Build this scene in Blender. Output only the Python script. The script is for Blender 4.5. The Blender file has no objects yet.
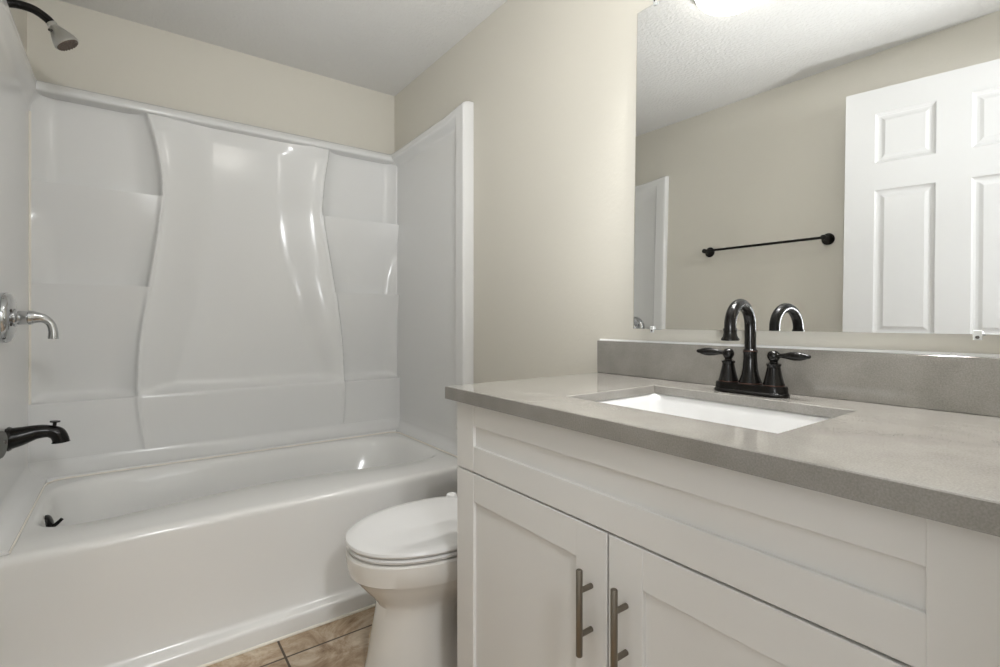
import bpy, bmesh, math
import numpy as np
from mathutils import Vector, Matrix

PI = math.pi
scene = bpy.context.scene
C = scene.collection

# ------------------------------------------------------------------ camera
cam_d = bpy.data.cameras.new('camera')
cam = bpy.data.objects.new('camera', cam_d)
C.objects.link(cam)
cam.location = (0.3246, 0.0, 1.0)
cam.rotation_euler = (PI / 2, 0, -math.radians(36.42))
cam_d.sensor_fit = 'HORIZONTAL'
cam_d.sensor_width = 36.0
cam_d.lens = 36.0 * 499.48 / 1000.0
cam_d.shift_y = (320.1 - 333.5) / 1000.0
cam_d.clip_start = 0.01
scene.camera = cam

# ------------------------------------------------------------------ world, lights, exposure
scene.view_settings.view_transform = 'Standard'
scene.view_settings.look = 'None'
scene.view_settings.gamma = 1.0
scene.view_settings.use_curve_mapping = False
scene.view_settings.exposure = 0.12
w = bpy.data.worlds.new('world')
scene.world = w
w.use_nodes = True
bg = w.node_tree.nodes['Background']
bg.inputs[0].default_value = (0.93, 0.96, 1.0, 1)
bg.inputs[1].default_value = 0.9

DOME_EMIT = 10.0
VANITY_EMIT = 900.0
def light(name, kind, loc, energy, color, rot=(0, 0, 0), size=None, size_y=None, radius=None):
    l = bpy.data.lights.new(name, kind)
    l.energy = energy
    l.color = color
    if size:
        l.shape = 'RECTANGLE'
        l.size = size
        l.size_y = size_y or size
    if radius:
        l.shadow_soft_size = radius
    o = bpy.data.objects.new(name, l)
    o.location = loc
    o.rotation_euler = rot
    C.objects.link(o)
    return o
# the photographer's flash, held by the camera in the doorway and bounced off the ceiling
fl = light('bounce_flash', 'SPOT', (0.44, 0.0, 1.0), 84.0, (0.965, 0.985, 1.0), radius=0.05)
fl.data.spot_size = math.radians(122)
fl.data.spot_blend = 0.9
fl.rotation_euler = Vector((0.72, 0.55, 1.0)).to_track_quat('-Z', 'Y').to_euler()
# unseen fill light added behind the camera to brighten tub and vanity fronts
light('hall_fill', 'POINT', (0.5, -0.75, 1.9), 52.0, (0.97, 0.985, 1.0), radius=0.12)

# ------------------------------------------------------------------ dimensions
W, D, H = 1.524, 2.633, 2.268          # room: x across, y into the picture, z up
YF = 0.035                             # inner face of the wall with the doorway
HALL = -1.35

# ------------------------------------------------------------------ materials
def mat(name, col, rough=0.5, metal=0.0, spec=0.5, coat=0.0, emit=None, estr=0.0):
    m = bpy.data.materials.new(name)
    m.use_nodes = True
    b = m.node_tree.nodes['Principled BSDF']
    b.inputs['Base Color'].default_value = (*col, 1)
    b.inputs['Roughness'].default_value = rough
    b.inputs['Metallic'].default_value = metal
    b.inputs['Specular IOR Level'].default_value = spec
    b.inputs['Coat Weight'].default_value = coat
    if emit:
        b.inputs['Emission Color'].default_value = (*emit, 1)
        b.inputs['Emission Strength'].default_value = estr
    return m

def nd(m, t, **kw):
    n = m.node_tree.nodes.new(t)
    for k, v in kw.items():
        if k in n.inputs: n.inputs[k].default_value = v
        else: setattr(n, k, v)
    return n
def lk(m, a, b): m.node_tree.links.new(a, b)
def bsdf(m): return m.node_tree.nodes['Principled BSDF']
def objco(m):
    return nd(m, 'ShaderNodeTexCoord').outputs['Object']

def add_bump(m, scale, strength, dist=0.002, detail=3.0, voronoi=False):
    co = objco(m)
    if voronoi:
        t = nd(m, 'ShaderNodeTexVoronoi', Scale=scale, feature='SMOOTH_F1')
        out = t.outputs['Distance']
    else:
        t = nd(m, 'ShaderNodeTexNoise', Scale=scale, Detail=detail)
        out = t.outputs['Fac']
    lk(m, co, t.inputs['Vector'])
    b = nd(m, 'ShaderNodeBump', Strength=strength, Distance=dist)
    lk(m, out, b.inputs['Height'])
    lk(m, b.outputs['Normal'], bsdf(m).inputs['Normal'])
    return m

M = {}
M['wall'] = add_bump(mat('wall_paint', (0.655, 0.628, 0.558), 0.55, spec=0.3), 85, 0.25, 0.002)
M['ceiling'] = add_bump(mat('ceiling_texture', (0.74, 0.735, 0.72), 0.9, spec=0.1), 75, 0.6, 0.008)
M['acrylic'] = mat('white_acrylic', (0.75, 0.75, 0.74), 0.15, spec=0.42)
M['tub'] = mat('tub_acrylic', (0.76, 0.756, 0.738), 0.14, spec=0.5)
M['porcelain'] = mat('porcelain', (0.78, 0.76, 0.72), 0.08, spec=0.5)
M['seat'] = mat('toilet_seat_plastic', (0.76, 0.755, 0.745), 0.25)
M['sink'] = mat('sink_porcelain', (0.74, 0.74, 0.735), 0.1)
M['cabinet'] = mat('cabinet_paint', (0.77, 0.762, 0.74), 0.38, spec=0.4)
M['dark'] = mat('dark_gap', (0.05, 0.045, 0.04), 0.8)
M['bronze'] = mat('oil_rubbed_bronze', (0.004, 0.0035, 0.003), 0.24, metal=0.0, spec=0.30)
M['bronze_edge'] = mat('worn_bronze_edge', (0.07, 0.035, 0.026), 0.35, metal=0.6)
M['nickel'] = mat('brushed_nickel', (0.23, 0.205, 0.17), 0.33, metal=1.0)
M['chrome'] = mat('chrome', (0.55, 0.56, 0.57), 0.08, metal=1.0)
M['satin'] = mat('satin_chrome', (0.55, 0.55, 0.53), 0.3, metal=1.0)
M['rubber'] = mat('dark_nozzles', (0.12, 0.09, 0.07), 0.6)
M['greycap'] = mat('grey_knob_metal', (0.07, 0.073, 0.066), 0.5, metal=0.3)
M['mirror'] = mat('mirror_silver', (0.93, 0.94, 0.94), 0.0, metal=1.0)
M['mirror_edge'] = mat('mirror_edge', (0.12, 0.14, 0.13), 0.3)
M['clip'] = mat('clear_clip', (0.58, 0.59, 0.58), 0.15, spec=0.6)
M['door'] = mat('door_paint', (0.64, 0.64, 0.635), 0.35)
M['trim'] = mat('trim_paint', (0.84, 0.84, 0.82), 0.4)
M['caulk'] = mat('caulk', (0.80, 0.76, 0.68), 0.4)
M['whitecaulk'] = mat('white_caulk', (0.88, 0.88, 0.87), 0.4)
M['hall'] = mat('hall_paint', (0.70, 0.69, 0.66), 0.7)
M['shade'] = mat('frosted_shade_glass', (0.85, 0.85, 0.83), 0.3)
M['bulb'] = mat('lit_bulb_glass', (0.9, 0.9, 0.88), 0.3, emit=(1.0, 0.99, 0.975), estr=VANITY_EMIT)
M['dome'] = mat('dome_glass', (0.9, 0.9, 0.88), 0.3, emit=(1.0, 0.96, 0.89), estr=DOME_EMIT)

def quartz():
    m = mat('grey_quartz', (0.3, 0.28, 0.25), 0.10, spec=0.9)
    co = objco(m)
    n1 = nd(m, 'ShaderNodeTexNoise', Scale=420.0, Detail=2.0)
    n2 = nd(m, 'ShaderNodeTexNoise', Scale=14.0, Detail=4.0)
    for n in (n1, n2): lk(m, co, n.inputs['Vector'])
    mx = nd(m, 'ShaderNodeMath', operation='MULTIPLY_ADD')
    mx.inputs[1].default_value = 0.55
    lk(m, n1.outputs['Fac'], mx.inputs[0])
    m2 = nd(m, 'ShaderNodeMath', operation='MULTIPLY')
    m2.inputs[1].default_value = 0.45
    lk(m, n2.outputs['Fac'], m2.inputs[0]); lk(m, m2.outputs[0], mx.inputs[2])
    r = nd(m, 'ShaderNodeValToRGB')
    e = r.color_ramp.elements
    e[0].position = 0.34; e[0].color = (0.225, 0.212, 0.190, 1)
    e[1].position = 0.66; e[1].color = (0.325, 0.31, 0.283, 1)
    lk(m, mx.outputs[0], r.inputs['Fac'])
    lk(m, r.outputs['Color'], bsdf(m).inputs['Base Color'])
    return m
M['quartz'] = quartz()

def tile():
    m = mat('travertine_tile', (0.4, 0.3, 0.22), 0.35)
    co = objco(m)
    mp = nd(m, 'ShaderNodeMapping')
    mp.inputs['Location'].default_value = (-0.692 + 0.33 * 4, -1.568 + 0.33 * 6, 0)
    lk(m, co, mp.inputs['Vector'])
    br = nd(m, 'ShaderNodeTexBrick')
    br.offset = 0.0; br.squash = 1.0
    br.inputs['Scale'].default_value = 1.0
    br.inputs['Mortar Size'].default_value = 0.0036
    br.inputs['Mortar Smooth'].default_value = 0.2
    br.inputs['Brick Width'].default_value = 0.33
    br.inputs['Row Height'].default_value = 0.33
    lk(m, mp.outputs[0], br.inputs['Vector'])
    n1 = nd(m, 'ShaderNodeTexNoise', Scale=6.5, Detail=10.0, Roughness=0.72, Distortion=1.2)
    lk(m, co, n1.inputs['Vector'])
    r = nd(m, 'ShaderNodeValToRGB')
    e = r.color_ramp.elements
    e[0].position = 0.36; e[0].color = (0.23, 0.14, 0.075, 1)
    e[1].position = 0.64; e[1].color = (0.66, 0.57, 0.45, 1)
    k = e.new(0.5); k.color = (0.45, 0.335, 0.225, 1)
    lk(m, n1.outputs['Fac'], r.inputs['Fac'])
    mx = nd(m, 'ShaderNodeMixRGB')
    lk(m, br.outputs['Fac'], mx.inputs[0]); lk(m, r.outputs['Color'], mx.inputs[1])
    mx.inputs[2].default_value = (0.075, 0.05, 0.03, 1)
    lk(m, mx.outputs[0], bsdf(m).inputs['Base Color'])
    b = nd(m, 'ShaderNodeBump', Strength=0.5, Distance=0.003)
    b.invert = True
    lk(m, br.outputs['Fac'], b.inputs['Height'])
    lk(m, b.outputs[0], bsdf(m).inputs['Normal'])
    return m
M['tile'] = tile()

def painted_door():
    m = M['door']
    co = objco(m)
    mp = nd(m, 'ShaderNodeMapping')
    mp.inputs['Scale'].default_value = (120, 120, 6)
    lk(m, co, mp.inputs['Vector'])
    n = nd(m, 'ShaderNodeTexNoise', Scale=1.0, Detail=3.0)
    lk(m, mp.outputs[0], n.inputs['Vector'])
    b = nd(m, 'ShaderNodeBump', Strength=0.12, Distance=0.001)
    lk(m, n.outputs['Fac'], b.inputs['Height'])
    lk(m, b.outputs[0], bsdf(m).inputs['Normal'])
painted_door()

# ------------------------------------------------------------------ helpers
def obj(name, bm, material, parent=None, smooth=False, angle=40, loc=None):
    """Link a bmesh (world coordinates) as one mesh object."""
    bmesh.ops.recalc_face_normals(bm, faces=bm.faces[:])
    me = bpy.data.meshes.new(name)
    bm.to_mesh(me); bm.free()
    for mm in (material if isinstance(material, (list, tuple)) else [material]):
        me.materials.append(mm)
    o = bpy.data.objects.new(name, me)
    C.objects.link(o)
    if parent is not None:
        o.parent = parent
        p = parent; off = Vector((0, 0, 0))
        while p is not None:
            off += p.location; p = p.parent
        me.transform(Matrix.Translation(-off))
    elif loc is not None:
        me.transform(Matrix.Translation(-Vector(loc)))
        o.location = loc
    if smooth:
        me.polygons.foreach_set('use_smooth', [True] * len(me.polygons))
        try: me.set_sharp_from_angle(angle=math.radians(angle))
        except Exception: pass
    return o

def thing(name, label, cat, loc, group=None):
    o = bpy.data.objects.new(name, None)
    o.empty_display_size = 0.1
    C.objects.link(o)
    o.location = loc
    o['label'] = label; o['category'] = cat
    if group: o['group'] = group
    return o
def tag(o, label, cat):
    o['label'] = label; o['category'] = cat
    return o
def struct(name, bm, m, **kw):
    o = obj(name, bm, m, **kw)
    o['kind'] = 'structure'
    return o

def B(): return bmesh.new()

def box(bm, x0, x1, y0, y1, z0, z1, bevel=0.0, seg=2, mi=0):
    b = bmesh.new()
    vs = [b.verts.new((x, y, z)) for x in (x0, x1) for y in (y0, y1) for z in (z0, z1)]
    for f in ((0, 1, 3, 2), (4, 6, 7, 5), (0, 4, 5, 1), (2, 3, 7, 6), (0, 2, 6, 4), (1, 5, 7, 3)):
        b.faces.new([vs[i] for i in f])
    if bevel:
        bmesh.ops.bevel(b, geom=b.edges[:], offset=bevel, segments=seg, profile=0.5, affect='EDGES')
    merge(bm, b, mi)

def merge(bm, b, mi=0, mtx=None):
    b.verts.index_update()
    vm = [bm.verts.new(mtx @ v.co if mtx else v.co) for v in b.verts]
    for f in b.faces:
        try:
            nf = bm.faces.new([vm[v.index] for v in f.verts])
            nf.material_index = mi if mi else f.material_index
        except ValueError: pass
    b.free()

def lathe(bm, prof, origin, axis=(0, 0, 1), seg=40, mi=0):
    """prof: list of (radius, height along axis)."""
    ax = Vector(axis).normalized()
    q = Vector((0, 0, 1)).rotation_difference(ax)
    o = Vector(origin)
    rings = []
    for r, h in prof:
        if r < 1e-6:
            rings.append([bm.verts.new(o + q @ Vector((0, 0, h)))])
        else:
            rings.append([bm.verts.new(o + q @ Vector((r * math.cos(2 * PI * i / seg), r * math.sin(2 * PI * i / seg), h))) for i in range(seg)])
    for a, b in zip(rings, rings[1:]):
        for i in range(seg):
            j = (i + 1) % seg
            if len(a) == 1 and len(b) == 1: continue
            if len(a) == 1: f = bm.faces.new((a[0], b[i], b[j]))
            elif len(b) == 1: f = bm.faces.new((a[i], b[0], a[j]))
            else: f = bm.faces.new((a[i], b[i], b[j], a[j]))
            f.material_index = mi
    for r in (rings[0], rings[-1]):
        if len(r) > 1: bm.faces.new(r).material_index = mi

def catmull(pts, n=10):
    P = [Vector(p) for p in pts]
    P = [2 * P[0] - P[1]] + P + [2 * P[-1] - P[-2]]
    out = []
    for i in range(1, len(P) - 2):
        a, b, c, d = P[i - 1:i + 3]
        for k in range(n):
            t = k / n
            out.append(0.5 * ((2 * b) + (c - a) * t + (2 * a - 5 * b + 4 * c - d) * t * t + (3 * b - a - 3 * c + d) * t ** 3))
    out.append(P[-2])
    return out

def tube(bm, pts, rad, seg=24, caps=True, sx=1.0, up=None, mi=0):
    """Sweep a circle (or ellipse, sx across the 'up' direction) along points; rad number or list."""
    P = [Vector(p) for p in pts]
    n = len(P)
    R = rad if isinstance(rad, (list, tuple)) else [rad] * n
    tang = [(P[min(i + 1, n - 1)] - P[max(i - 1, 0)]).normalized() for i in range(n)]
    u = Vector(up) if up else (Vector((0, 0, 1)) if abs(tang[0].z) < 0.9 else Vector((0, 1, 0)))
    rings = []
    for i in range(n):
        t = tang[i]
        u = (u - t * u.dot(t)).normalized()
        v = t.cross(u)
        rings.append([bm.verts.new(P[i] + R[i] * (u * math.cos(2 * PI * k / seg) + v * sx * math.sin(2 * PI * k / seg))) for k in range(seg)])
    for a, b in zip(rings, rings[1:]):
        for i in range(seg):
            j = (i + 1) % seg
            bm.faces.new((a[i], a[j], b[j], b[i])).material_index = mi
    if caps:
        bm.faces.new(rings[0]).material_index = mi
        bm.faces.new(rings[-1]).material_index = mi

def bridge(bm, a, b, mi=0):
    n = len(a)
    for i in range(n):
        j = (i + 1) % n
        bm.faces.new((a[i], a[j], b[j], b[i])).material_index = mi

def grid_surface(bm, P):
    """P: array [rows][cols] of xyz."""
    vs = [[bm.verts.new(p) for p in row] for row in P]
    for r in range(len(vs) - 1):
        for c in range(len(vs[0]) - 1):
            bm.faces.new((vs[r][c], vs[r][c + 1], vs[r + 1][c + 1], vs[r + 1][c]))

def ss(a, b, x):
    t = np.clip((x - a) / (b - a), 0, 1)
    return t * t * (3 - 2 * t)

def cubic(xs, ys):
    """Smooth interpolator through points (monotone in xs)."""
    xs = np.array(xs, float); ys = np.array(ys, float)
    m = np.gradient(ys, xs)
    def f(x):
        x = np.clip(x, xs[0], xs[-1])
        i = np.clip(np.searchsorted(xs, x) - 1, 0, len(xs) - 2)
        h = xs[i + 1] - xs[i]; t = (x - xs[i]) / h
        return ((2 * t ** 3 - 3 * t ** 2 + 1) * ys[i] + (t ** 3 - 2 * t ** 2 + t) * h * m[i]
                + (-2 * t ** 3 + 3 * t ** 2) * ys[i + 1] + (t ** 3 - t ** 2) * h * m[i + 1])
    return f

# ------------------------------------------------------------------ room shell
T = 0.1
b = B(); box(b, -T, W + T, YF - T, D + T, -0.08, 0.0); struct('floor', b, M['tile'])
b = B(); box(b, -T, W + T, YF - T, D + T, H, H + 0.08); struct('ceiling', b, M['ceiling'])
b = B(); box(b, -T, 0, YF - T, D + T, 0, H); struct('wall_left', b, M['wall'])
b = B(); box(b, W, W + T, YF - T, D + T, 0, H); struct('wall_right', b, M['wall'])
b = B(); box(b, 0, W, D, D + T, 0, H); struct('wall_back', b, M['wall'])
# wall with the doorway the camera looks through
OX0, OX1, OZ = 0.03, 0.80, 2.06
b = B()
box(b, 0.0, OX0, YF - T, YF, 0, H)
box(b, OX1, W, YF - T, YF, 0, H)
box(b, OX0, OX1, YF - T, YF, OZ, H)
struct('wall_front', b, M['wall'])
# hall behind the doorway
b = B(); box(b, -0.9, 2.4, HALL - T, YF - T, -0.08, 0.0); struct('floor_hall', b, M['tile'])
b = B(); box(b, -0.9, 2.4, HALL - T, HALL, 0, H); struct('wall_hall', b, M['hall'])
# door casing on the room side and baseboard on the left wall
b = B()
box(b, OX1 - 0.018, OX1, YF - T, YF, 0, OZ, 0.002)
box(b, OX0, OX1, YF - T, YF, OZ - 0.018, OZ, 0.002)
struct('trim_1', b, M['trim'])
b = B(); box(b, 0, 0.012, 0.90, 1.81, 0, 0.08, 0.003); struct('baseboard_left', b, M['trim'])
b = B(); box(b, W - 0.012, W, 1.07, 1.66, 0, 0.08, 0.003); struct('baseboard_right', b, M['trim'])

# ------------------------------------------------------------------ bathtub
TZ = 0.41                      # deck height
tub = thing('bathtub', 'white alcove bathtub with a plain apron and a stepped foot along the tile floor', 'bathtub', (0.76, 2.15, 0))
def tub_mesh():
    bm = B()
    cx, cy = 0.76, 2.13
    x0, x1, yb = 0.003, W - 0.003, D - 0.012
    th = sorted(set([round(2 * PI * i / 240, 6) for i in range(240)] +
                    [round(math.atan2(y - cy, x - cx) % (2 * PI), 6) for x in (x0, x1) for y in (1.72, yb)]))
    def rect(yf, z, ins=0.0):
        out = []
        for t in th:
            # spread along the rectangle whose front edge is at yf, same topology for every ring
            c, s = math.cos(t), math.sin(t)
            k = min((x1 - cx) / c if c > 1e-9 else 1e9, (x0 - cx) / c if c < -1e-9 else 1e9,
                    (yb - cy) / s if s > 1e-9 else 1e9, (1.72 - cy) / s if s < -1e-9 else 1e9)
            x, y = cx + k * c, cy + k * s
            if s < 0:   # carry the front edge to yf
                y = cy + (y - cy) * (cy - yf) / (cy - 1.72)
            x = min(max(x, x0 + ins), x1 - ins); y = min(y, yb - ins)
            out.append(bm.verts.new((x, y, z)))
        return out
    def opening(l, r, f, bk, z, n, bow):
        ccx, ccy, a, bb = (l + r) / 2, (f + bk) / 2, (r - l) / 2, (bk - f) / 2
        out = []
        for t in th:
            c, s = math.cos(t), math.sin(t)
            # direction in the ellipse's own scale so that points line up with the rect ring
            c2, s2 = c / (x1 - cx) , s / (yb - cy)
            nn = n
            k = (abs(c2) ** nn + abs(s2) ** nn) ** (-1 / nn)
            x, y = ccx + a * c2 * k, ccy + bb * s2 * k
            if y < ccy:
                uu = min(max((x - l) / (r - l), 0), 1)
                y += bow * math.sin(PI * uu) ** 1.2 * ((ccy - y) / bb) ** 2
            out.append(bm.verts.new((x, y, z)))
        return out
    prof = [(1.668, 0.0), (1.669, 0.046), (1.672, 0.054), (1.679, 0.059), (1.694, 0.062), (1.702, 0.067), (1.705, 0.077),
            (1.712, 0.20), (1.7150, 0.375), (1.7155, 0.388), (1.7170, 0.396), (1.7205, 0.4025), (1.726, 0.4065), (1.733, 0.409), (1.745, TZ), (1.775, TZ + 0.001)]
    rings = [rect(y, z) for y, z in prof]
    L, R_, F_, K = 0.088, 1.432, 1.835, 2.437
    ops = [(0.0, 0.0, 0.0, 0.0, TZ + 0.001, 5, 0.115), (0.006, 0.008, 0.006, 0.006, TZ - 0.001, 5, 0.115),
           (0.012, 0.018, 0.014, 0.013, TZ - 0.006, 5, 0.115), (0.018, 0.03, 0.022, 0.02, TZ - 0.017, 5, 0.112),
           (0.024, 0.045, 0.03, 0.028, TZ - 0.04, 4.6, 0.105), (0.038, 0.09, 0.044, 0.045, 0.29, 4.3, 0.085),
           (0.055, 0.15, 0.06, 0.065, 0.19, 4.0, 0.06), (0.075, 0.205, 0.08, 0.085, 0.125, 3.8, 0.045),
           (0.11, 0.26, 0.11, 0.115, 0.09, 3.5, 0.035), (0.16, 0.32, 0.15, 0.15, 0.078, 3.2, 0.02), (0.4, 0.5, 0.25, 0.25, 0.074, 2.5, 0.0)]
    for l, r, f, k, z, n, bow in ops:
        rings.append(opening(L + l, R_ - r, F_ + f, K - k, z, n, bow))
    for p, q in zip(rings, rings[1:]): bridge(bm, p, q)
    bm.faces.new(rings[-1])
    return bm
obj('basin', tub_mesh(), M['tub'], tub, smooth=True, angle=50)
# bead of caulk along the apron foot
b = B(); tube(b, [(0.01, 1.667, 0.002), (0.76, 1.667, 0.002), (1.51, 1.667, 0.002)], 0.005, seg=10)
obj('caulk_bead', b, M['caulk'], tub, smooth=True)
# overflow plate with trip lever
ov = Vector((0.107, 2.085, 0.366))
axo = Vector((0.97, -0.06, 0.22)).normalized()
b = B(); lathe(b, [(0.0, -0.012), (0.029, -0.012), (0.029, 0.003), (0.027, 0.008), (0.0, 0.008)], ov, axo)
ovp = obj('overflow_plate', b, M['satin'], tub, smooth=True)
b = B(); lathe(b, [(0.0, 0.007), (0.027, 0.007), (0.026, 0.013), (0.021, 0.018), (0.010, 0.021), (0.0, 0.0215)], ov, axo)
obj('overflow_cover', b, M['bronze'], ovp, smooth=True)['label'] = 'black domed cover'
b = B()
p0 = ov + axo * 0.014 + Vector((0, -0.004, -0.010))
tube(b, catmull([p0, p0 + Vector((0.012, -0.002, 0.002)), p0 + Vector((0.029, -0.004, 0.018))], 6), [0.006] * 6 + [0.0055] * 4 + [0.005] * 3, seg=14)
obj('trip_lever', b, M['bronze'], ovp, smooth=True)

# ------------------------------------------------------------------ tub surround
sur = thing('tub_surround', 'glossy white moulded wall surround with built-in shelves above the bathtub', 'tub surround', (0.76, 2.55, TZ))
YB = 2.618                                     # back face of the back panel
xL = cubic([0.40, 0.433, 0.667, 0.875, 1.127, 1.383, 1.576, 1.722, 1.854, 1.93], [0.381, 0.377, 0.346, 0.350, 0.381, 0.415, 0.429, 0.412, 0.381, 0.36])
xR = cubic([0.40, 0.422, 0.689, 0.845, 1.103, 1.407, 1.532, 1.68, 1.841, 1.93], [1.185, 1.187, 1.203, 1.198, 1.167, 1.116, 1.096, 1.103, 1.126, 1.14])
iL = cubic([0.40, 0.69, 0.869, 1.089, 1.25, 1.406, 1.633, 1.93], [0.44, 0.445, 0.489, 0.540, 0.575, 0.594, 0.600, 0.606])
iR = cubic([0.40, 0.716, 0.88, 1.05, 1.25, 1.439, 1.637, 1.93], [1.13, 1.12, 1.065, 1.005, 0.945, 0.915, 0.915, 0.925])
def column_h(z):
    h = np.full_like(z, 0.008)
    s = np.clip((1.525 - z) / 0.385, 0, 1)
    h = np.where(z < 1.525, 0.010 + 0.062 * (1 - s) ** 1.3, h)
    s = np.clip((1.14 - z) / 0.455, 0, 1)
    h = np.where(z < 1.14, 0.012 + 0.062 * (1 - s) ** 1.3, h)
    h = h + np.where((z >= 0.687), 0.050 * np.clip(1 - (z - 0.687) / 0.035, 0, 1) ** 2.5, 0)
    h = np.where(z < 0.687, 0.082, h)
    return h
def back_panel():
    zs = list(np.arange(0.470, 1.866, 0.0075))
    for s in (1.525, 1.14, 0.687, 0.683):
        zs = [z for z in zs if abs(z - s) > 0.004] + [s - 0.0025, s - 0.0008, s + 0.0008, s + 0.004]
    zs = sorted(zs)
    xs = np.linspace(0.008, 1.516, 334)
    rows = []
    # cove at the foot, out to the caulk line on the tub deck
    for a in np.linspace(0, PI / 2, 12):
        z = TZ + 0.010 + 0.05 * (1 - math.sin(PI / 2 - a)) if False else TZ + 0.012 + 0.048 * (1 - math.cos(a)) ** 1.0
        rows.append((z, 0.085 + 0.085 * (1 - math.sin(a))))
    P = []
    P.append([(x, YB - 0.172, TZ + 0.0015) for x in xs])
    for z, h in rows: P.append([(x, YB - h + 0.0, z) for x in xs])
    for z in zs:
        zz = np.full_like(xs, z)
        col = column_h(zz)
        l, r, il, ir = xL(z), xR(z), iL(z), iR(z)
        # rounded niche sides against the ridge and the corner
        hc = col.copy()
        for edge, sgn in ((l, -1), (r, 1)):
            dd = (xs - edge) * sgn
            near = np.clip(1 - dd / 0.10, 0, 1)
            side = (xs < 0.76) if sgn < 0 else (xs >= 0.76)
            hc = np.where(side & (dd > 0), np.maximum(hc, hc + (0.058 - hc) * near ** 2.6 * 0.85), hc)
        for edge, sgn in ((0.019, 1), (1.505, -1)):
            dd = (xs - edge) * sgn
            near = np.clip(1 - dd / 0.075, 0, 1)
            hc = np.maximum(hc, hc + (0.052 - hc) * near ** 2.2)
        # centre panel: high along the curved ridges, dished in the middle, soap ledge across the foot
        ridge = 0.073
        dish = 0.022 + 0.010 * np.clip((1.866 - z) / 1.2, 0, 1)
        wl = ss(l + 0.015, il + 0.03, xs) * (1 - ss(ir - 0.03, r - 0.015, xs))
        ce = ridge - (ridge - dish) * wl
        led = 1 - ss(0.676, 0.70, np.array(z))
        ce = ce + (0.084 - ce) * np.clip(1 - (z - 0.69) / 0.05, 0, 1) ** 2.5 * 0.8 if z > 0.69 else np.full_like(xs, 0.080)
        ce = ce * (1 - led) + 0.086 * led
        top = ss(1.80, 1.866, np.array(z))
        ce = ce + (0.048 - ce) * top * 0.5
        m = ss(l - 0.013, l + 0.003, xs) * (1 - ss(r - 0.003, r + 0.013, xs))
        h = hc * (1 - m) + ce * m
        # fine raised bead on the curve itself
        h = h + 0.006 * np.exp(-((xs - l) / 0.007) ** 2) + 0.006 * np.exp(-((xs - r) / 0.007) ** 2)
        P.append([(x, YB - hh, z) for x, hh in zip(xs, h)])
    for z, h in [(1.8675, 0.056), (1.8685, 0.066), (1.871, 0.070), (1.877, 0.072), (1.888, 0.070), (1.902, 0.060), (1.912, 0.046), (1.916, 0.03), (1.917, 0.0)]:
        P.append([(x, YB - h, z) for x in xs])
    bm = B(); grid_surface(bm, P)
    return bm
o = obj('back_panel', back_panel(), M['acrylic'], sur, smooth=True, angle=75)

def side_panel(sgn):
    """sgn +1: left wall (x grows inward), -1: right wall."""
    wx = 0.0 if sgn > 0 else W
    cove = 0.10 if sgn > 0 else 0.04
    ys = np.concatenate([[1.818, 1.8185, 1.820, 1.824], np.linspace(1.83, 1.87, 6), np.linspace(1.873, 1.905, 14), np.linspace(1.92, 2.50, 24), np.linspace(2.51, 2.612, 26)])
    zs = np.concatenate([np.linspace(0.47, 1.70, 40), np.linspace(1.71, 1.90, 48)])
    ztop = 1.900
    def hfun(y, z):
        base = 0.016 if sgn > 0 else 0.013
        amp = 0.020 if sgn > 0 else 0.041
        edge = 1 - ss(1.880, 1.900, y)                    # front border
        lip = ss(ztop - 0.02 - cove, ztop - 0.02, z) ** 1.6
        hh = base + amp * np.maximum(edge, lip)
        hh += 0.030 * np.clip((y - 2.55) / 0.062, 0, 1) ** 2.4   # corner cove
        # front edge rounding
        hh = np.where(y < 1.8245, base + amp - 0.006 * ((1.8245 - y) / 0.0065) ** 2, hh)
        return hh
    P = []
    def row(z, extra=None):
        out = []
        first = True
        for y in ys:
            h = float(hfun(y, min(z, ztop)))
            zz = z
            if extra is not None: h, zz = extra(h, y, z)
            y0_ = y
            y = y - 0.075 * float(1 - ss(TZ + 0.015, TZ + 0.10, z)) * float(1 - ss(1.83, 1.93, y))
            zz += (0.016 + 0.014 * float(1 - ss(1.82, 2.0, y0_))) * float(ss(1.55, 1.9, z)) * float(1 - ss(1.9, 2.6, y0_) * 0.9)
            if first:
                out.append((wx + sgn * 0.001, y, zz)); first = False
            out.append((wx + sgn * h, y, zz))
        return out
    # foot: cove out to the deck
    P.append(row(TZ + 0.0015, lambda h, y, z: (max(h, 0.077), z)))
    for a in np.linspace(0, PI / 2, 10):
        P.append(row(TZ + 0.010 + 0.045 * (1 - math.cos(a)), lambda h, y, z, a=a: (max(h, 0.016 + 0.060 * (1 - math.sin(a))), z)))
    for z in zs: P.append(row(z))
    for dz, k in [(0.006, 0.97), (0.011, 0.88), (0.015, 0.72), (0.017, 0.5), (0.018, 0.02)]:
        P.append(row(ztop + dz, lambda h, y, z, k=k: (h * k, z)))
    bm = B(); grid_surface(bm, P)
    return bm
obj('side_panel', side_panel(1), M['acrylic'], sur, smooth=True, angle=60)
obj('side_panel', side_panel(-1), M['acrylic'], sur, smooth=True, angle=60)
# caulk between surround and tub deck
b = B()
tube(b, [(0.077, 1.745, TZ + 0.0045), (0.077, 2.37, TZ + 0.0045), (0.081, 2.40, TZ + 0.0045), (0.098, 2.432, TZ + 0.0045), (0.13, 2.445, TZ + 0.0045), (0.76, 2.446, TZ + 0.0045),
         (1.40, 2.445, TZ + 0.0045), (1.43, 2.43, TZ + 0.0045), (1.446, 2.40, TZ + 0.0045), (1.447, 1.745, TZ + 0.0045)], 0.0032, seg=8)
obj('deck_caulk', b, M['caulk'], sur, smooth=True)
b = B(); tube(b, [(0.018, 2.545, 0.47), (0.018, 2.545, 1.78)], 0.005, seg=8)
obj('corner_caulk', b, M['caulk'], sur, smooth=True)

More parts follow.
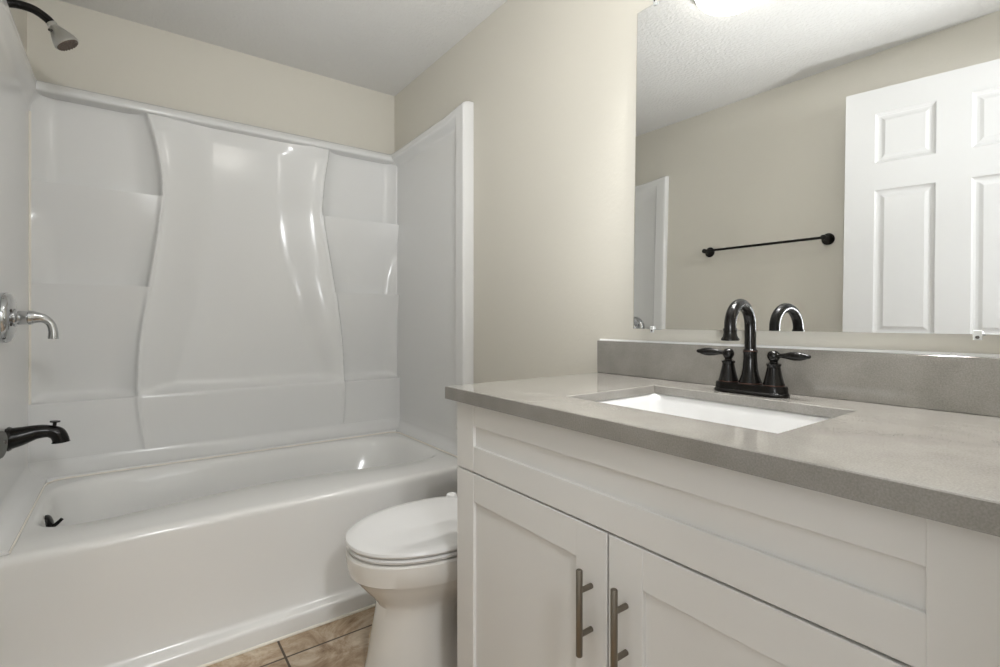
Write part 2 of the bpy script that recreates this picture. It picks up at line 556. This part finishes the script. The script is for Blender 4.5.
# ------------------------------------------------------------------ shower fittings on the left wall
YP = 2.11
sh = thing('wall_shower', 'satin grey shower head on a black curved arm high above the tub', 'shower head', (0.002, YP, 2.01))
b = B()
tube(b, catmull([(0.0, YP, 1.958), (0.04, YP, 1.968), (0.078, YP, 1.966), (0.108, YP, 1.950), (0.124, YP, 1.934)], 8), 0.0125, seg=20)
lathe(b, [(0.0, 0.001), (0.020, 0.001), (0.019, 0.006), (0.014, 0.013), (0.0, 0.014)], (0.0, YP, 1.962), (1, 0, 0))
obj('shower_arm', b, M['bronze'], sh, smooth=True)
hd = Vector((0.58, 0.0, -0.82)).normalized()
h0 = Vector((0.120, YP, 1.938))
b = B()
lathe(b, [(0.0, 0.0), (0.013, 0.0), (0.014, 0.006), (0.011, 0.010), (0.014, 0.014), (0.018, 0.022), (0.024, 0.034), (0.030, 0.048), (0.034, 0.060), (0.035, 0.066), (0.033, 0.069), (0.0, 0.069)], h0, hd)
hb = obj('head_body', b, M['satin'], sh, smooth=True)
b = B(); lathe(b, [(0.0, 0.0685), (0.031, 0.0685), (0.030, 0.072), (0.0, 0.073)], h0, hd)
hx = Vector((0, 1, 0)); hy = hd.cross(hx)
for ring, n in ((0.009, 6), (0.017, 12), (0.025, 18)):
    for i in range(n):
        a = 2 * PI * i / n
        lathe(b, [(0.0, 0.0725), (0.0018, 0.0725), (0.0012, 0.0755), (0.0, 0.0755)], h0 + (hx * math.cos(a) + hy * math.sin(a)) * ring, hd, seg=6)
obj('spray_face', b, M['rubber'], hb, smooth=True)
b = B(); lathe(b, [(0.0, 0.0), (0.0045, 0.0), (0.004, 0.009), (0.0, 0.010)], h0 + hd * 0.026 + Vector((-0.012, -0.014, -0.008)), (-0.6, -0.75, -0.3), seg=12)
obj('flow_pin', b, M['dark'], hb, smooth=True)

va = thing('shower_valve', 'chrome shower valve with round escutcheon and curved lever on the left panel', 'shower valve', (0.02, 2.03, 1.007))
vo = Vector((0.017, 2.03, 1.007))
b = B(); lathe(b, [(0.0, 0.0), (0.072, 0.0), (0.074, 0.004), (0.073, 0.016), (0.069, 0.024), (0.058, 0.029), (0.040, 0.031), (0.0, 0.032)], vo, (1, 0, 0), seg=64)
es = obj('escutcheon', b, M['chrome'], va, smooth=True)
for s in (-1, 1):
    b = B(); lathe(b, [(0.0, 0.0), (0.005, 0.0), (0.004, 0.004), (0.0, 0.004)], vo + Vector((0.0285, -0.048, s * 0.02)), (1, 0, 0), seg=12)
    obj('screw', b, M['dark'], es, smooth=True)
b = B()
lathe(b, [(0.0, 0.025), (0.027, 0.025), (0.026, 0.034), (0.021, 0.038), (0.020, 0.058), (0.022, 0.062), (0.021, 0.066), (0.0, 0.067)], vo, (1, 0, 0))
obj('valve_stem', b, M['chrome'], va, smooth=True)
b = B()
pts = catmull([vo + Vector(p) for p in ((0.062, 0, 0.0), (0.075, 0, 0.001), (0.095, 0, -0.003), (0.110, 0, -0.018), (0.116, 0, -0.042), (0.116, 0, -0.064))], 8)
n = len(pts)
tube(b, pts, [0.021 - 0.010 * float(ss(0, 0.55, np.array(i / (n - 1)))) + 0.002 * float(ss(0.7, 1.0, np.array(i / (n - 1)))) for i in range(n)], seg=28)
obj('lever_handle', b, M['chrome'], va, smooth=True)

sp = thing('tub_spout', 'black curved tub spout with diverter knob below the shower valve', 'tub spout', (0.02, YP, 0.645))
b = B()
pts = catmull([(0.022, YP, 0.638), (0.050, YP, 0.643), (0.085, YP, 0.651), (0.115, YP, 0.650), (0.135, YP, 0.640), (0.143, YP, 0.622), (0.144, YP, 0.612)], 8)
n = len(pts)
rr = np.interp(np.linspace(0, 1, n), [0, 0.17, 0.33, 0.5, 0.67, 0.84, 0.97, 1.0], [0.033, 0.029, 0.022, 0.019, 0.021, 0.021, 0.0215, 0.0235])
tube(b, pts, [float(v) for v in rr], seg=28)
lathe(b, [(0.0, 0.0), (0.036, 0.0), (0.037, 0.004), (0.034, 0.010), (0.0, 0.010)], (0.0207, YP, 0.638), (1, 0, 0))
obj('spout_body', b, M['bronze'], sp, smooth=True)
b = B(); lathe(b, [(0.0, 0.0), (0.005, 0.0), (0.005, 0.014), (0.013, 0.016), (0.013, 0.020), (0.0, 0.021)], (0.128, YP, 0.661), (0.1, 0, 1), seg=20)
obj('diverter_knob', b, M['bronze'], sp, smooth=True)
# ------------------------------------------------------------------ toilet
TYC = 1.326
to = thing('toilet', 'white toilet with closed lid between the bathtub and the vanity', 'toilet', (1.1, TYC, 0))
def egg(bm, xf, xb, hw, z, n=72, sq=2.3, tilt=0.0):
    """Plan outline of a bowl: long round front, squarer back."""
    xm = xf + (xb - xf) * 0.56
    out = []
    for i in range(n):
        a = 2 * PI * i / n
        c, s = math.cos(a), math.sin(a)
        if c < 0:
            x = xm + (xm - xf) * c; y = hw * (abs(s) ** (2 / 2.15)) * (1 if s >= 0 else -1)
        else:
            x = xm + (xb - xm) * abs(c) ** (2 / sq); y = hw * (abs(s) ** (2 / sq)) * (1 if s >= 0 else -1)
        out.append(bm.verts.new((x, TYC + y, z + tilt * (x - xf))))
    return out
def eggstack(levels, sq=2.3):
    bm = B()
    rings = [egg(bm, xf, xb, hw, z, sq=sq) for xf, xb, hw, z in levels]
    bm.faces.new(rings[0])
    for a, c in zip(rings, rings[1:]): bridge(bm, a, c)
    bm.faces.new(rings[-1])
    return bm
bm = eggstack([(0.842, 1.16, 0.124, 0.0), (0.846, 1.155, 0.121, 0.012), (0.855, 1.14, 0.114, 0.05), (0.868, 1.12, 0.110, 0.12), (0.879, 1.12, 0.107, 0.175), (0.882, 1.14, 0.108, 0.205),
               (0.868, 1.20, 0.122, 0.228), (0.846, 1.25, 0.143, 0.252), (0.824, 1.28, 0.163, 0.279), (0.811, 1.285, 0.172, 0.296), (0.803, 1.285, 0.177, 0.303),
               (0.796, 1.28, 0.181, 0.345), (0.796, 1.28, 0.182, 0.356), (0.800, 1.275, 0.178, 0.361), (0.812, 1.26, 0.168, 0.362)])
box(bm, 1.12, 1.36, TYC - 0.075, TYC + 0.075, 0.0, 0.30, 0.02)
box(bm, 1.22, 1.50, TYC - 0.14, TYC + 0.14, 0.27, 0.362, 0.015)
obj('bowl', bm, M['porcelain'], to, smooth=True, angle=35)
bm = eggstack([(0.810, 1.235, 0.166, 0.3635), (0.802, 1.24, 0.177, 0.367), (0.799, 1.24, 0.180, 0.373), (0.803, 1.238, 0.176, 0.378), (0.811, 1.235, 0.168, 0.379)])
obj('seat', bm, M['seat'], to, smooth=True, angle=35)
bm = eggstack([(0.808, 1.238, 0.170, 0.3815), (0.798, 1.242, 0.181, 0.3835), (0.795, 1.243, 0.184, 0.389), (0.797, 1.242, 0.182, 0.395), (0.803, 1.238, 0.177, 0.399),
               (0.83, 1.22, 0.16, 0.401), (0.90, 1.16, 0.10, 0.4025)], sq=3.2)
obj('lid', bm, M['seat'], to, smooth=True, angle=35)
for s in (-1, 1):
    b = B()
    lathe(b, [(0.0, 0.0), (0.020, 0.0), (0.020, 0.036), (0.016, 0.043), (0.008, 0.046), (0.0, 0.046)], (1.208, TYC + s * 0.150, 0.362), (0, 0, 1), seg=24)
    obj('hinge', b, M['seat'], to, smooth=True)
b = B(); box(b, 1.290, 1.512, TYC - 0.205, TYC + 0.205, 0.363, 0.602, 0.02, 3)
obj('tank', b, M['porcelain'], to, smooth=True)
b = B(); box(b, 1.270, 1.516, TYC - 0.225, TYC + 0.228, 0.602, 0.630, 0.008, 3)
obj('tank_lid', b, M['porcelain'], to, smooth=True)
b = B()
lathe(b, [(0.0, 0.0), (0.012, 0.0), (0.011, 0.012), (0.0, 0.013)], (1.290, TYC + 0.15, 0.55), (-1, 0, 0), seg=20)
tube(b, [(1.280, TYC + 0.15, 0.55), (1.278, TYC + 0.11, 0.547), (1.278, TYC + 0.075, 0.543)], [0.006, 0.005, 0.006], seg=12)
obj('flush_lever', b, M['chrome'], to, smooth=True)

# ------------------------------------------------------------------ vanity
VX, VY0, VY1 = 0.975, 0.080, 1.061          # face plane, cabinet ends along the wall
van = thing('vanity_cabinet', 'white shaker vanity cabinet with two doors under the grey counter', 'vanity cabinet', (1.25, 0.57, 0))
b = B()
for x0, x1, y0, y1, z0, z1 in ((VX + 0.0195, W - 0.003, VY0, VY0 + 0.016, 0.09, 0.803), (VX + 0.0195, W - 0.003, VY1 - 0.016, VY1, 0.09, 0.803),
                               (VX + 0.0195, W - 0.003, VY0 + 0.016, VY1 - 0.016, 0.09, 0.106), (W - 0.010, W - 0.003, VY0 + 0.016, VY1 - 0.016, 0.106, 0.803),
                               (VX + 0.0195, VX + 0.036, VY0 + 0.016, VY1 - 0.016, 0.765, 0.803), (VX + 0.0195, VX + 0.036, VY0 + 0.016, VY1 - 0.016, 0.62, 0.655),
                               (VX + 0.0195, VX + 0.036, 0.55, 0.598, 0.106, 0.62)):
    box(b, x0, x1, y0, y1, z0, z1)
box(b, VX + 0.075, W - 0.003, VY0 + 0.002, VY1 - 0.002, 0.0, 0.0905)
obj('body', b, M['cabinet'], van)
def shaker(y0, y1, z0, z1, stile, rail_t, rail_b, depth=0.008):
    """Flat frame with a recessed panel, front face at VX."""
    bm = B()
    e = 0.0014
    box(bm, VX, VX + 0.0185, y0, y0 + stile, z0, z1, e)
    box(bm, VX, VX + 0.0185, y1 - stile, y1, z0, z1, e)
    box(bm, VX + 0.0009, VX + 0.0185, y0 + stile - 0.0005, y1 - stile + 0.0005, z1 - rail_t, z1, e)
    box(bm, VX + 0.0009, VX + 0.0185, y0 + stile - 0.0005, y1 - stile + 0.0005, z0, z0 + rail_b, e)
    box(bm, VX + depth, VX + 0.0185, y0 + stile - 0.004, y1 - stile + 0.004, z0 + rail_b - 0.004, z1 - rail_t + 0.004)
    return bm
obj('drawer_front', shaker(VY0, VY1, 0.6405, 0.801, 0.072, 0.053, 0.060), M['cabinet'], van)
YM = 0.574
def pull(y, parent):
    bm = B()
    x = VX - 0.030
    lathe(bm, [(0.0, 0.0), (0.0048, 0.0), (0.0058, 0.0012), (0.0058, 0.1478), (0.0048, 0.149), (0.0, 0.149)], (x, y, 0.421), (0, 0, 1), seg=24)
    for z in (0.4575, 0.5335):
        lathe(bm, [(0.0, 0.0), (0.0047, 0.0), (0.0047, 0.0305), (0.0, 0.0305)], (x, y, z), (1, 0, 0), seg=18)
    obj('handle', bm, M['nickel'], parent, smooth=True)['label'] = 'brushed nickel bar pull'
dl = obj('door', shaker(YM + 0.0022, VY1, 0.095, 0.6365, 0.073, 0.066, 0.072), M['cabinet'], van)
dr = obj('door', shaker(VY0, YM - 0.0022, 0.095, 0.6365, 0.070, 0.066, 0.072), M['cabinet'], van)
pull(YM + 0.037, dl)
pull(YM - 0.040, dr)

CZ0, CZ1 = 0.805, 0.836
CX0, CX1, CY0, CY1 = 0.9525, W - 0.002, 0.045, 1.082
SX0, SX1, SY0, SY1 = 1.078, 1.384, 0.344, 0.781
CZH = 0.816                      # underside of the stone around the cutout
def slab_with_hole():
    bm = B()
    def loop(x0, x1, y0, y1, z): return [bm.verts.new(p) for p in ((x0, y0, z), (x1, y0, z), (x1, y1, z), (x0, y1, z))]
    e = 0.0015
    k = 0.030
    rings = [loop(SX0, SX1, SY0, SY1, CZH), loop(SX0 - k, SX1 + k, SY0 - k, SY1 + k, CZH), loop(SX0 - k, SX1 + k, SY0 - k, SY1 + k, CZ0), loop(CX0, CX1, CY0, CY1, CZ0), loop(CX0, CX1, CY0, CY1, CZ1 - e), loop(CX0 + e, CX1, CY0, CY1 - e, CZ1),
             loop(SX0 - e, SX1 + e, SY0 - e, SY1 + e, CZ1), loop(SX0, SX1, SY0, SY1, CZ1 - e), loop(SX0, SX1, SY0, SY1, CZH)]
    for a, c in zip(rings, rings[1:]): bridge(bm, a, c)
    bmesh.ops.remove_doubles(bm, verts=bm.verts[:], dist=1e-5)
    return bm
tag(obj('countertop', slab_with_hole(), M['quartz']), 'grey quartz countertop with a rectangular sink cutout on the vanity', 'countertop')
b = B(); box(b, W - 0.022, W - 0.002, CY0, CY1, CZ1 + 0.0004, 0.936, 0.001, 1)
bsp = tag(obj('backsplash', b, M['quartz']), 'low grey quartz backsplash strip along the wall below the mirror', 'backsplash')
b = B(); tube(b, [(W - 0.006, CY0, 0.938), (W - 0.006, CY1, 0.937)], 0.004, seg=10)
obj('caulk_bead', b, M['whitecaulk'], bsp, smooth=True)

def sink_mesh():
    bm = B()
    def rr(x0, x1, y0, y1, z, r, n=8):
        out = []
        for cx, cy, a0 in ((x1 - r, y1 - r, 0), (x0 + r, y1 - r, PI / 2), (x0 + r, y0 + r, PI), (x1 - r, y0 + r, 3 * PI / 2)):
            for i in range(n + 1):
                a = a0 + PI / 2 * i / n
                out.append(bm.verts.new((cx + r * math.cos(a), cy + r * math.sin(a), z)))
        return out
    g = 0.004
    L = [(-0.022, 0.0, 0.03), (-0.022, -0.012, 0.03), (-0.006, -0.02, 0.03), (0.0, -0.10, 0.035), (0.012, -0.125, 0.04), (0.04, -0.138, 0.05)]
    z0 = CZH - 0.0008
    rings = [rr(SX0 + d, SX1 - d, SY0 + d, SY1 - d, z0 - 0.006 + dz * 1.02, r) for d, dz, r in L[::-1]]      # outside shell
    rings = [rr(SX0 + d - 0.004, SX1 - d + 0.004, SY0 + d - 0.004, SY1 - d + 0.004, z0 + dz - 0.008, r) for d, dz, r in L[:0:-1]]
    rings += [rr(SX0 - 0.022, SX1 + 0.022, SY0 - 0.022, SY1 + 0.022, z0, 0.03), rr(SX0 - g, SX1 + g, SY0 - g, SY1 + g, z0, 0.022)]
    for d, dz, r in ((-0.001, -0.003, 0.024), (0.003, -0.02, 0.026), (0.010, -0.085, 0.032), (0.018, -0.110, 0.038), (0.034, -0.124, 0.045), (0.06, -0.129, 0.05), (0.11, -0.132, 0.03)):
        rings.append(rr(SX0 + d, SX1 - d, SY0 + d, SY1 - d, z0 + dz, r))
    bm.faces.new(rings[0])
    for a, c in zip(rings, rings[1:]): bridge(bm, a, c)
    bm.faces.new(rings[-1])
    return bm
sk = thing('sink', 'white rectangular undermount sink below the cutout in the counter', 'sink', (1.23, 0.561, CZH - 0.14))
obj('sink_bowl', sink_mesh(), M['sink'], sk, smooth=True, angle=50)
b = B(); lathe(b, [(0.0, 0.0), (0.022, 0.0), (0.021, 0.003), (0.014, 0.004), (0.0, 0.003)], (1.23, 0.561, CZH - 0.1325), seg=32)
obj('drain', b, M['bronze'], sk, smooth=True)

# ------------------------------------------------------------------ faucet
FX, FY = 1.437, 0.566
fa = thing('faucet', 'black two-handle gooseneck faucet behind the sink on the counter', 'faucet', (FX, FY, CZ1))
def stadium(bm, hl, r, z, n=16):
    out = []
    for c, a0 in ((hl, 0), (-hl, PI)):
        for i in range(n + 1):
            a = a0 + PI * i / n
            out.append(bm.verts.new((FX + r * math.cos(a), FY + c + r * math.sin(a), z)))
    return out
b = B()
z = CZ1 + 0.0005
rings = [stadium(b, 0.052, r, z + h) for r, h in ((0.029, 0.0), (0.0295, 0.004), (0.028, 0.0065), (0.0265, 0.008), (0.0262, 0.018), (0.025, 0.0215), (0.022, 0.0225))]
b.faces.new(rings[0])
for p, q in zip(rings, rings[1:]): bridge(b, p, q)
b.faces.new(rings[-1])
obj('base_plate', b, M['bronze'], fa, smooth=True, angle=35)
zb = CZ1 + 0.022
b = B()
lathe(b, [(0.0, 0.0), (0.0245, 0.0), (0.0245, 0.003), (0.022, 0.008), (0.018, 0.02), (0.0152, 0.036), (0.0140, 0.055), (0.0138, 0.068), (0.0150, 0.071), (0.0150, 0.075), (0.013, 0.077), (0.0, 0.077)], (FX, FY, zb))
obj('column', b, M['bronze'], fa, smooth=True)
b = B()
zt = 0.986                                                  # centre height of the arc
sd = Vector((-0.1045, -0.011, 0)).normalized()
rad = 0.0525
base = Vector((FX, FY, 0))
pts = [base + Vector((0, 0, zb + 0.07)), base + Vector((0, 0, 0.95)), base + Vector((0, 0, 0.975))]
for i in range(25):
    a = PI * i / 24
    pts.append(base + sd * (rad - rad * math.cos(a)) + Vector((0, 0, zt + rad * math.sin(a) * 0.92)))
end = pts[-1]
pts.append(end + Vector((0, 0, -0.006)))
tube(b, pts, 0.0118, seg=28)
obj('gooseneck', b, M['bronze'], fa, smooth=True)
b = B()
lathe(b, [(0.0, 0.0), (0.0130, 0.0), (0.0138, 0.003), (0.0128, 0.006), (0.0128, 0.011), (0.0142, 0.017), (0.0180, 0.022), (0.0180, 0.025), (0.016, 0.026), (0.0, 0.026)], end + Vector((0, 0, -0.003)), (0, 0, -1))
obj('nozzle', b, M['bronze'], fa, smooth=True)
for y, r, zz in ((FY, 0.0247, zb + 0.0015), (FY + 0.0508, 0.0218, zb + 0.0015), (FY - 0.0508, 0.0218, zb + 0.0015), (FY, 0.0153, zb + 0.073)):
    b = B(); lathe(b, [(r - 0.003, -0.001), (r, -0.001), (r + 0.0004, 0.0003), (r, 0.0015), (r - 0.003, 0.0015)], (FX, y, zz))
    obj('worn_ring', b, M['bronze_edge'], fa, smooth=True)['label'] = 'thin worn copper-coloured edge'
for s in (1, -1):
    b = B()
    y = FY + s * 0.0508
    lathe(b, [(0.0, 0.0), (0.0215, 0.0), (0.0215, 0.003), (0.0195, 0.009), (0.0165, 0.022), (0.0138, 0.035), (0.0128, 0.042), (0.0145, 0.045), (0.0145, 0.048), (0.009, 0.050), (0.0075, 0.053),
              (0.0095, 0.056), (0.0122, 0.061), (0.0128, 0.066), (0.0115, 0.071), (0.008, 0.075), (0.0, 0.077)], (FX, y, zb))
    hb = obj('handle_body', b, M['bronze'], fa, smooth=True)
    b = B()
    d = Vector((-0.10, s, 0.02)).normalized()
    st = Vector((FX, y, zb + 0.066))
    L = [(0.010, 0.0045), (0.018, 0.0048), (0.026, 0.0062), (0.036, 0.0085), (0.046, 0.0095), (0.056, 0.0088), (0.064, 0.0068), (0.069, 0.0045), (0.072, 0.0046), (0.075, 0.0032), (0.0765, 0.0008)]
    tube(b, [st + d * a for a, r in L], [r for a, r in L], seg=20)
    obj('lever', b, M['bronze'], hb, smooth=True)

# ------------------------------------------------------------------ mirror (leans a little off the wall on its clips)
MT, MY = math.radians(-1.15), math.radians(-0.8)
mn = Vector((-1, math.sin(MY), -math.sin(MT))).normalized()
M0 = Vector((W - 0.0275, 0.5, 0.9663))
def mplane(y, z):
    return M0.x + ((M0.y - y) * mn.y + (M0.z - z) * mn.z) / mn.x
MY0, MY1, MZ0, MZ1 = 0.055, 0.9315, 0.9755, 1.8918
mi = thing('mirror', 'large frameless wall mirror held by clear clips above the backsplash', 'mirror', (W - 0.01, 0.5, MZ0))
b = B()
fr = [b.verts.new((mplane(y, z), y, z)) for y, z in ((MY0, MZ0), (MY1, MZ0), (MY1, MZ1), (MY0, MZ1))]
bk = [b.verts.new((W - 0.0008, y, z)) for y, z in ((MY0, MZ0), (MY1, MZ0), (MY1, MZ1), (MY0, MZ1))]
b.faces.new(fr)
b.faces.new(bk).material_index = 1
for i in range(4):
    j = (i + 1) % 4
    b.faces.new((fr[i], fr[j], bk[j], bk[i])).material_index = 1
obj('mirror_glass', b, [M['mirror'], M['mirror_edge']], mi)
for y, z, s in ((0.866, MZ0, -1), (0.204, MZ0, -1), (0.870, MZ1, 1), (0.204, MZ1, 1)):
    b = B()
    xf = mplane(y, z)
    za, zb_ = sorted((z - s * 0.007, z + s * 0.010))
    box(b, xf - 0.0045, xf - 0.0008, y - 0.006, y + 0.006, za, zb_, 0.001, 1)
    za, zb_ = sorted((z + s * 0.0006, z + s * 0.0026))
    box(b, xf - 0.0012, W - 0.0005, y - 0.006, y + 0.006, za, zb_)
    c = obj('clip', b, M['clip'], mi)
    b = B(); lathe(b, [(0.0, 0.0), (0.003, 0.0), (0.0022, 0.0015), (0.0, 0.0018)], (xf - 0.0045, y, z + s * 0.005), (-1, 0, 0), seg=12)
    obj('screw', b, M['dark'], c)

# ------------------------------------------------------------------ towel bar on the left wall (seen in the mirror)
tb = thing('towel_bar', 'thin black towel bar on the left wall opposite the mirror', 'towel bar', (0.0, 1.24, 1.446))
b = B(); lathe(b, [(0.0, 0.0), (0.0065, 0.0), (0.0065, 0.62), (0.0, 0.62)], (0.058, 0.932, 1.446), (0, 1, 0), seg=20)
obj('bar', b, M['bronze'], tb, smooth=True)
for y in (0.945, 1.54):
    b = B()
    lathe(b, [(0.0, 0.0), (0.028, 0.0), (0.0285, 0.003), (0.025, 0.008), (0.016, 0.013), (0.010, 0.020), (0.009, 0.048), (0.012, 0.053), (0.013, 0.059), (0.012, 0.066), (0.006, 0.070), (0.0, 0.071)], (0.0005, y, 1.446), (1, 0, 0), seg=32)
    obj('post', b, M['bronze'], tb, smooth=True)

# ------------------------------------------------------------------ six-panel door, swung open against the left wall
DW, DH, DT = 0.735, 2.03, 0.035
def door_mesh():
    """Local: u along the door from the free edge, v up, front face at t=0 (towards the room)."""
    bm = B()
    us = [0.0, 0.105, 0.302, 0.405, 0.602, DW]
    zr = [0.0, 0.24, 0.80, 0.985, 1.595, 1.710, 1.924, DH]
    for face_t, sg in ((0.0, 1), (DT, -1)):
        for i in range(5):
            for j in range(7):
                u0, u1, z0, z1 = us[i], us[i + 1], zr[j], zr[j + 1]
                if i in (1, 3) and j in (1, 3, 5):
                    loops = []
                    for ins, dep in ((0.0, 0.0), (0.006, 0.007), (0.014, 0.0095), (0.022, 0.0085), (0.030, 0.0055), (0.034, 0.004)):
                        loops.append([bm.verts.new((face_t + sg * dep, u, z)) for u, z in ((u0 + ins, z0 + ins), (u1 - ins, z0 + ins), (u1 - ins, z1 - ins), (u0 + ins, z1 - ins))])
                    for a, c in zip(loops, loops[1:]): bridge(bm, a, c)
                    bm.faces.new(loops[-1])
                else:
                    bm.faces.new([bm.verts.new((face_t, u, z)) for u, z in ((u0, z0), (u1, z0), (u1, z1), (u0, z1))])
    for a, c in (((0, 0), (DW, 0)), ((DW, 0), (DW, DH)), ((DW, DH), (0, DH)), ((0, DH), (0, 0))):
        bm.faces.new([bm.verts.new((t, u, z)) for t, (u, z) in ((0, a), (0, c), (DT, c), (DT, a))])
    bmesh.ops.remove_doubles(bm, verts=bm.verts[:], dist=1e-5)
    return bm
DANG = math.radians(9.05)
du = Vector((-math.sin(DANG), -math.cos(DANG), 0))           # from the free edge to the hinge
dt = Vector((-math.cos(DANG), math.sin(DANG), 0))            # into the door's thickness, away from the room
DL = Vector((0.163, 0.829, 0.010))
mtx = Matrix(((dt.x, du.x, 0, DL.x), (dt.y, du.y, 0, DL.y), (0, 0, 1, DL.z), (0, 0, 0, 1)))
b = door_mesh(); b.transform(mtx)
dm = struct('door_1', b, M['door'], loc=DL)
base = DL + du * 0.065 + Vector((0, 0, 0.855))
kx = -dt
b = B()
lathe(b, [(0.0, 0.0), (0.030, 0.0), (0.030, 0.004), (0.024, 0.008), (0.011, 0.012), (0.010, 0.024), (0.016, 0.028), (0.022, 0.034), (0.0235, 0.041), (0.021, 0.048), (0.0160, 0.051),
          (0.0152, 0.053), (0.0152, 0.058), (0.0142, 0.060), (0.0, 0.0605)], base, kx, seg=40)
kn = obj('door_knob', b, M['greycap'], dm, smooth=True)
b = B(); lathe(b, [(0.0, 0.060), (0.0022, 0.060), (0.0018, 0.0613), (0.0, 0.0613)], base + Vector((0.001, 0.006, 0.0015)), kx, seg=12)
obj('lock_pin', b, M['dark'], kn, smooth=True)

# ------------------------------------------------------------------ ceiling light
LX, LY = 0.915, 0.960
cl = thing('ceiling_light', 'lit white glass dome ceiling light reflected at the top of the mirror', 'ceiling light', (LX, LY, H))
b = B(); lathe(b, [(0.0, -0.001), (0.138, -0.001), (0.140, -0.009), (0.134, -0.016), (0.0, -0.016)], (LX, LY, H), seg=64)
obj('base_pan', b, M['trim'], cl, smooth=True)
b = B(); lathe(b, [(0.130, -0.016), (0.128, -0.028), (0.117, -0.044), (0.096, -0.058), (0.064, -0.068), (0.03, -0.072), (0.0, -0.073)], (LX, LY, H), seg=64)
obj('dome', b, M['dome'], cl, smooth=True)

# ------------------------------------------------------------------ vanity light above the mirror (just above the frame)
vl = thing('vanity_light', 'dark metal bar with three frosted glass shades on the wall above the mirror', 'vanity light', (W, 0.57, 2.03))
b = B(); box(b, W - 0.025, W - 0.001, 0.22, 0.82, 2.085, 2.145, 0.006, 2)
obj('backplate', b, M['bronze'], vl)
for y in (0.25, 0.48, 0.71):
    b = B(); tube(b, catmull([(W - 0.024, y, 2.115), (W - 0.06, y, 2.12), (W - 0.09, y, 2.112), (W - 0.100, y, 2.09)], 6), 0.008, seg=14)
    lathe(b, [(0.0, 0.0), (0.022, 0.0), (0.024, 0.012), (0.0, 0.014)], (W - 0.100, y, 2.086), (0, 0, 1), seg=24)
    a = obj('arm', b, M['bronze'], vl, smooth=True)
    b = B(); lathe(b, [(0.0, 0.0), (0.022, 0.0), (0.030, -0.02), (0.042, -0.05), (0.052, -0.095), (0.050, -0.095), (0.040, -0.050), (0.028, -0.018), (0.0, -0.016)], (W - 0.100, y, 2.0855), (0, 0, 1), seg=32)
    sd_ = obj('shade', b, M['shade'], a, smooth=True)
    b = B(); lathe(b, [(0.0, -0.022), (0.027, -0.024), (0.022, -0.031), (0.012, -0.034), (0.0, -0.035)], (W - 0.100, y, 2.0855), (0, 0, 1), seg=32)
    obj('bulb', b, M['bulb'], vl, smooth=True)
